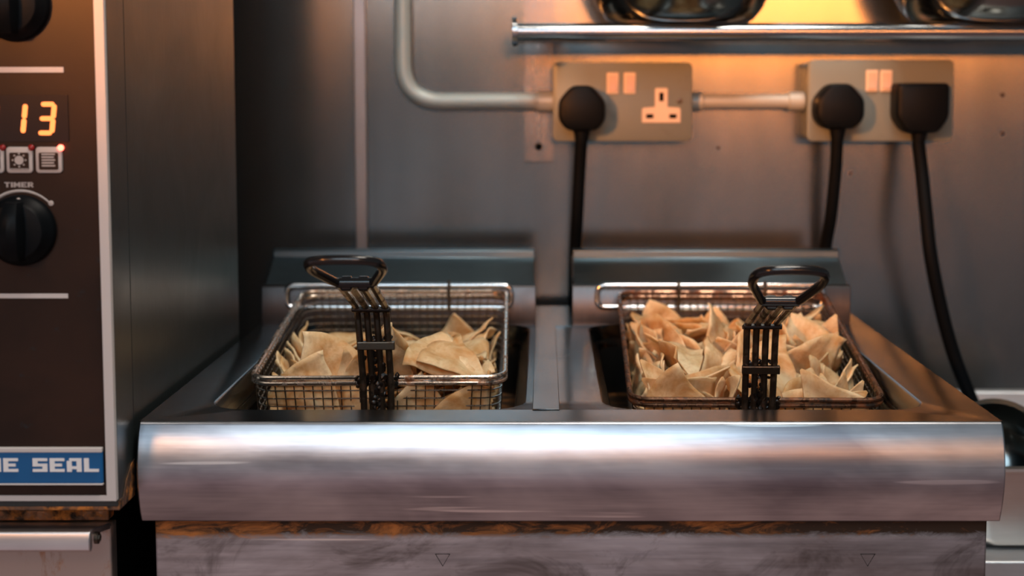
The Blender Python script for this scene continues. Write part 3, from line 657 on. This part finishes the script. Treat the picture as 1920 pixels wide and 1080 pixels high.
def knob(cx, cz):
    bm = bmesh.new()
    lathe(bm, [(.0238, 0), (.0238, .003), (.0225, .0055), (.0212, .0065), (.0195, .011), (.0180, .013), (.012, .0142), (.0004, .0146)], (cx, OF, cz), 'y', 48)
    k = op('knob', bm, M['black'])
    bm = bmesh.new()                                       # raised finger grip
    prof = [(-.0085, .002), (-.0078, .014), (-.0055, .0215), (0, .0235), (.0055, .0215), (.0078, .014), (.0085, .002)]
    rows = []
    for t in (-1, -.85, -.5, 0, .5, .85, 1):
        s = math.sqrt(max(0, 1 - t * t * .92)); rows.append([bm.verts.new((cx + u * (.55 + .45 * s), OF - .004 - h_ * (.45 + .55 * s), cz + t * .0195)) for u, h_ in prof])
    for A, Bq in zip(rows, rows[1:]):
        for i in range(len(prof) - 1): bm.faces.new((A[i], A[i + 1], Bq[i + 1], Bq[i]))
    bm.faces.new(rows[0]); bm.faces.new(rows[-1]); op('finger_grip', bm, M['black'], k)
    bm = bmesh.new(); lathe(bm, [(.0015, 0), (.0015, .0004), (.0005, .0006)], (cx + .001, OF - .0060, cz + .0205), 'y', 12)
    op('pointer_dot', bm, M['white'], k)
knob(-.3682, .1400); knob(-.3680, .2890)

# lower cabinet under the oven
LC = thing('oven_stand_cabinet', 'rust speckled steel cabinet with a bright bar handle below the oven', 'cabinet', (0, 0, -Z0))
def lp(name, bm, m, **k):
    o = obj(name, bm, m, LC, **k); o.location = (0, 0, Z0); return o
lp('cabinet_body', B((-1.05, -.3275, .012, .36, -Z0 + .03, -.056)), M['void'], smooth=False)
lp('top_rail', B((-1.05, -.3285, -.002, .012, -.0715, -.0635)), M['rust'], smooth=False, bevel=.001)
dr = lp('front_panel', B((-1.05, -.3270, -.002, .012, -.50, -.0745)), M['ovenlow'], smooth=False, bevel=.0012)
bm = bmesh.new(); extr(bm, [(-.005, -.0720), (-.046, -.0640), (-.0505, -.0652), (-.052, -.0695), (-.052, -.0775), (-.049, -.079), (-.046, -.077), (-.045, -.069), (-.005, -.0765)], -1.0, -.3262)
hn = lp('bar_handle', bm, M['barsteel'], bevel=.0008)
bm = bmesh.new(); tube(bm, [(-.3262, -.040, -.0720), (-.3236, -.040, -.0720)], .0042, 12); tube(bm, [(-.3236, -.040, -.0720), (-.3226, -.040, -.0720)], .0026, 6)
b_ = obj('handle_bolt', bm, M['rod'], hn)

# ================================================================== sockets, plugs, cables, conduit
def sock(x0, x1, z0, z1, label, free_right, swx, swz):
    S = thing('socket_box', label, 'socket', (0, 0, -Z0), group=None)
    def p(name, bm, m, parent=None, **k):
        o = obj(name, bm, m, parent or S, **k)
        if parent is None: o.location = (0, 0, Z0)
        return o
    bm = bmesh.new(); plate(bm, rrect(x0 + .002, x1 - .002, z0 + .002, z1 - .002, .006, 4), .5600, .5995); p('back_box', bm, M['sockbox'])
    bm = bmesh.new(); plate(bm, rrect(x0, x1, z0, z1, .006, 5), .5565, .5600, .0010); p('face_plate', bm, M['sockbox'])
    for cx in swx:
        sw = p('switch', B((cx - .0065, cx + .0065, .5545, .5570, swz - .0115, swz + .0115)), M['cream'], smooth=False, bevel=.001)
        bm = bmesh.new(); extr(bm, [(.5545, swz - .0090), (.5518, swz - .0085), (.5535, swz), (.5542, swz + .0090)], cx - .0045, cx + .0045)
        p('rocker', bm, M['switch'], sw, smooth=False, bevel=.0005)
    if free_right:
        cx = .1076
        bm = bmesh.new()
        o_ = [(cx - .0060, .2378), (cx + .0060, .2378), (cx + .0068, .2365), (cx + .0068, .2175), (cx + .0195, .2165), (cx + .0208, .2150), (cx + .0208, .2005), (cx - .0208, .2005), (cx - .0208, .2150), (cx - .0195, .2165), (cx - .0068, .2175), (cx - .0068, .2365)]
        vs = [[bm.verts.new((x, y, z)) for x, z in o_] for y in (.5548, .5570)]; n = len(o_)
        for i in range(n): bm.faces.new((vs[0][i], vs[0][(i + 1) % n], vs[1][(i + 1) % n], vs[1][i]))
        bm.faces.new(vs[0]); ou = p('outlet', bm, M['cream'], smooth=False, bevel=.0006)
        p('pin_slots', B((cx - .0024, cx + .0024, .5543, .5560, .2235, .2330), (cx - .0165, cx - .0085, .5543, .5560, .2052, .2098), (cx + .0085, cx + .0165, .5543, .5560, .2052, .2098)), M['void'], ou, smooth=False)
    sx = x1 - .0135; sz = (z0 + z1) / 2 + .001
    if free_right:
        bm = bmesh.new(); lathe(bm, [(.0034, 0), (.0030, .0012), (.0005, .0015)], (sx, .5567, sz), 'y', 16); p('cover_screw', bm, M['rod'])
    return S
sock(-.0092, .1410, .1803, .2653, 'grey metal clad double socket with one plug in and its right outlet free', True, (.0551, .0735), .2430)
sock(.2655, .4228, .1803, .2681, 'grey metal clad double socket at right with two black plugs in it', False, (.3344, .3495), .2455)
def plug(cx, cz, w_, h_, label, square=False):
    P_ = thing('plug', label, 'plug', (0, 0, -Z0))
    if square: o_ = [(-.46, .5), (.46, .5), (.5, .42), (.5, -.18), (.30, -.48), (-.30, -.48), (-.5, -.18), (-.5, .42)]
    else: o_ = [(-.20, .5), (.20, .5), (.36, .34), (.5, .16), (.5, -.24), (.32, -.46), (-.32, -.46), (-.5, -.24), (-.5, .16), (-.36, .34)]
    pts = rounded([(cx + a * w_, 0, cz + b * h_) for a, b in o_], .006, 3, True)
    bm = bmesh.new(); plate(bm, [(p.x, p.z) for p in pts], .522, .5563, .006)
    o = obj('plug_body', bm, M['black'], P_); o.location = (0, 0, Z0)
    zb = cz - .46 * h_
    bm = bmesh.new(); tube(bm, [(cx, .541, zb + .012), (cx, .541, zb - .002), (cx - .0004, .541, zb - .016)], [.0100, .0088, .0060], 14)
    o = obj('strain_relief', bm, M['black'], P_); o.location = (0, 0, Z0)
    return (cx, zb)
plug(.0213, .2155, .050, .050, 'black round-shouldered plug in the left socket box')
plug(.2952, .2175, .051, .050, 'black round-shouldered plug in the left outlet of the right socket box')
plug(.3824, .2160, .056, .054, 'larger squarer black plug in the right outlet of the right socket box', True)
def cable(pts, r, label):
    P_ = [Vector(p) for p in pts]; out = []
    for i in range(len(P_) - 1):
        a, b, c, d = P_[max(i - 1, 0)], P_[i], P_[i + 1], P_[min(i + 2, len(P_) - 1)]
        for k in range(8):
            t = k / 8; out.append(.5 * ((2 * b) + (c - a) * t + (2 * a - 5 * b + 4 * c - d) * t * t + (3 * b - a - 3 * c + d) * t ** 3))
    out.append(P_[-1]); bm = bmesh.new(); tube(bm, out, r, 12)
    finish(obj('power_cable', bm, M['cable']), label, 'cable')
cable([(.0209, .541, .181), (.0195, .545, .155), (.0170, .553, .10), (.0150, .570, .05), (.014, .575, -.05), (.014, .575, -.25)], .0068, 'black cable hanging from the left plug down behind the gap between the flues')
cable([(.2948, .541, .182), (.2945, .545, .150), (.2925, .555, .10), (.2900, .574, .05), (.289, .576, -.05), (.289, .576, -.25)], .0068, 'black cable hanging from the middle plug down behind the right flue')
cable([(.3820, .541, .1785), (.3835, .530, .148), (.3838, .510, .105), (.387, .500, .0619), (.3995, .500, .0053), (.4148, .500, -.0458), (.4341, .495, -.0944), (.46, .49, -.148), (.50, .47, -.172)], .0072, 'long black cable curving down the wall from the right plug to the bench')
def conduit(pts, r, label, cup):
    C_ = thing('conduit', label, 'pipe', (0, 0, -Z0))
    bm = bmesh.new(); tube(bm, pts, r, 16); o = obj('pipe', bm, M['conduit'], C_); o.location = (0, 0, Z0)
    for x0, x1 in cup:
        bm = bmesh.new(); tube(bm, [(x0, .585, .2234), (x0 + .001, .585, .2234), (x1 - .001, .585, .2234), (x1, .585, .2234)], [r + .0008, r + .0024, r + .0024, r + .0008], 16)
        o = obj('coupling', bm, M['conduit'], C_); o.location = (0, 0, Z0)
conduit(rounded([(-.1738, .585, .60), (-.1738, .585, .2234), (-.0072, .585, .2234)], .042, 10), .0093, 'pale metal conduit coming down the wall and bending right to the left socket box', [(-.027, -.0072)])
conduit([(.1392, .585, .2234), (.2672, .585, .2234)], .0080, 'short rusty pale conduit joining the two socket boxes', [(.1395, .156), (.249, .2672)])

# ================================================================== rack with bowls
RK = thing('wall_rack', 'polished steel tube rack along the wall above the sockets', 'rack', (0, 0, -Z0))
def rp(name, bm, m, **k):
    o = obj(name, bm, m, RK, **k); o.location = (0, 0, Z0); return o
RY, RZ, RR = .46, .2937, .0088
bm = bmesh.new(); tube(bm, [(-.049, RY, RZ), (1.3, RY, RZ)], RR, 28); rp('front_tube', bm, M['tube'])
bm = bmesh.new(); tube(bm, [(-.0510, RY, RZ), (-.0505, RY, RZ), (-.0460, RY, RZ), (-.0455, RY, RZ)], [.0125, .0150, .0150, .0125], 28); rp('end_cap', bm, M['tube'])
bm = bmesh.new(); tube(bm, [(-.049, .578, RZ + .003), (1.3, .578, RZ + .003)], .006, 16); rp('rear_tube', bm, M['tube'])
for x in (-.02, .62, 1.2):
    bm = B((x, x + .022, RY, .6, RZ - .0015, RZ + .0015)); rp('bracket', bm, M['plate'], smooth=False, bevel=.0008)
def bowl(cx, r0, label):
    cy = .515; zb = RZ + RR + .0002
    bm = bmesh.new()
    pr = [(.0004, .0055), (r0 * .45, .0050), (r0 * .62, .0022), (r0 * .70, .0006), (r0 * .82, .0), (r0 * .92, .0012), (r0 * 1.02, .006), (r0 * 1.13, .016), (r0 * 1.25, .034), (r0 * 1.34, .058), (r0 * 1.42, .090),
          (r0 * 1.47, .092), (r0 * 1.47, .094), (r0 * 1.41, .094), (r0 * 1.33, .060), (r0 * 1.22, .035), (r0 * 1.0, .009), (r0 * .8, .003), (.0004, .0075)]
    lathe(bm, pr, (cx, cy, zb), 'z', 64)
    o = obj('steel_bowl', bm, M['bowl']); finish(o, label, 'bowl', 'steel bowls on the wall rack')
bowl(.1225, .0755, 'round dark steel bowl on the wall rack above the left socket box')
bowl(.4400, .0755, 'round dark steel bowl on the wall rack at the top right corner')

# ================================================================== bench and pans at right
bm = bmesh.new()
prof = [(.242, -.181), (.240, -.178), (.238, -.240), (.60, -.240), (.60, -.085), (.596, -.0855), (.585, -.140), (.572, -.160), (.552, -.172), (.525, -.178), (.5, -.1795)]
prof = [(.238, -.181), (.238, -.240), (.599, -.240), (.599, -.100), (.594, -.103), (.588, -.130), (.578, -.150), (.560, -.168), (.538, -.177), (.51, -.1795), (.242, -.1795)]
extr(bm, prof, .335, 1.3)
bh = obj('bench_top', bm, M['bench'], bevel=.001); finish(bh, 'bright steel bench top beside the fryer at the lower right edge', 'worktop')
bm = bmesh.new()
for x in (.37, 1.2):
    for y in (.27, .56): box(bm, x, x + .03, y, y + .03, -Z0, -.240)
o = obj('bench_legs', bm, M['steel'], bh, smooth=False); o.location = (0, 0, 0)
def gn_pan(x0, x1, y0, y1, zb, zt, label):
    bm = bmesh.new(); loops = []
    for ins, z, r in ((0, zt, .012), (0, zt - .0025, .012), (.0015, zt - .0030, .012), (.010, zt - .0035, .010), (.0115, zt - .008, .014), (.015, zb + .012, .018), (.020, zb + .003, .020), (.030, zb, .02)):
        loops.append([bm.verts.new((x, y, z)) for x, y in rrect(x0 + ins, x1 - ins, y0 + ins, y1 - ins, r, 5)])
    inn = []
    for ins, z, r in ((.012, zt - .0005, .010), (.0135, zt - .008, .014), (.017, zb + .012, .018), (.03, zb + .002, .02)):
        inn.append([bm.verts.new((x, y, z)) for x, y in rrect(x0 + ins, x1 - ins, y0 + ins, y1 - ins, r, 5)])
    for ls in (loops, inn, [loops[0], inn[0]]):
        for A, Bq in zip(ls, ls[1:]):
            for i in range(len(A)): bm.faces.new((A[i], A[(i + 1) % len(A)], Bq[(i + 1) % len(A)], Bq[i]))
    bm.faces.new(loops[-1]); bm.faces.new(inn[-1])
    finish(obj('steel_pan', bm, M['pan']), label, 'pan')
gn_pan(.352, .56, .250, .41, -.1790, -.1005, 'rectangular steel pan on the bench beside the right end of the fryer')
# bowl leaning in the pan, its mouth towards the fryer
bm = bmesh.new()
pr = [(.0004, .0), (.018, .0015), (.034, .009), (.045, .022), (.050, .038), (.0535, .0395), (.0535, .0410), (.049, .0405), (.0435, .023), (.033, .0105), (.017, .003), (.0004, .0018)]
lathe(bm, pr, (0, 0, 0), 'z', 48)
bmesh.ops.rotate(bm, verts=bm.verts, matrix=Matrix.Rotation(math.radians(68), 3, 'X'))
bmesh.ops.translate(bm, verts=bm.verts, vec=(.402, .345, -.118))
finish(obj('small_steel_bowl', bm, M['bowl']), 'small round steel bowl tipped on its side in the pan at far right', 'bowl')
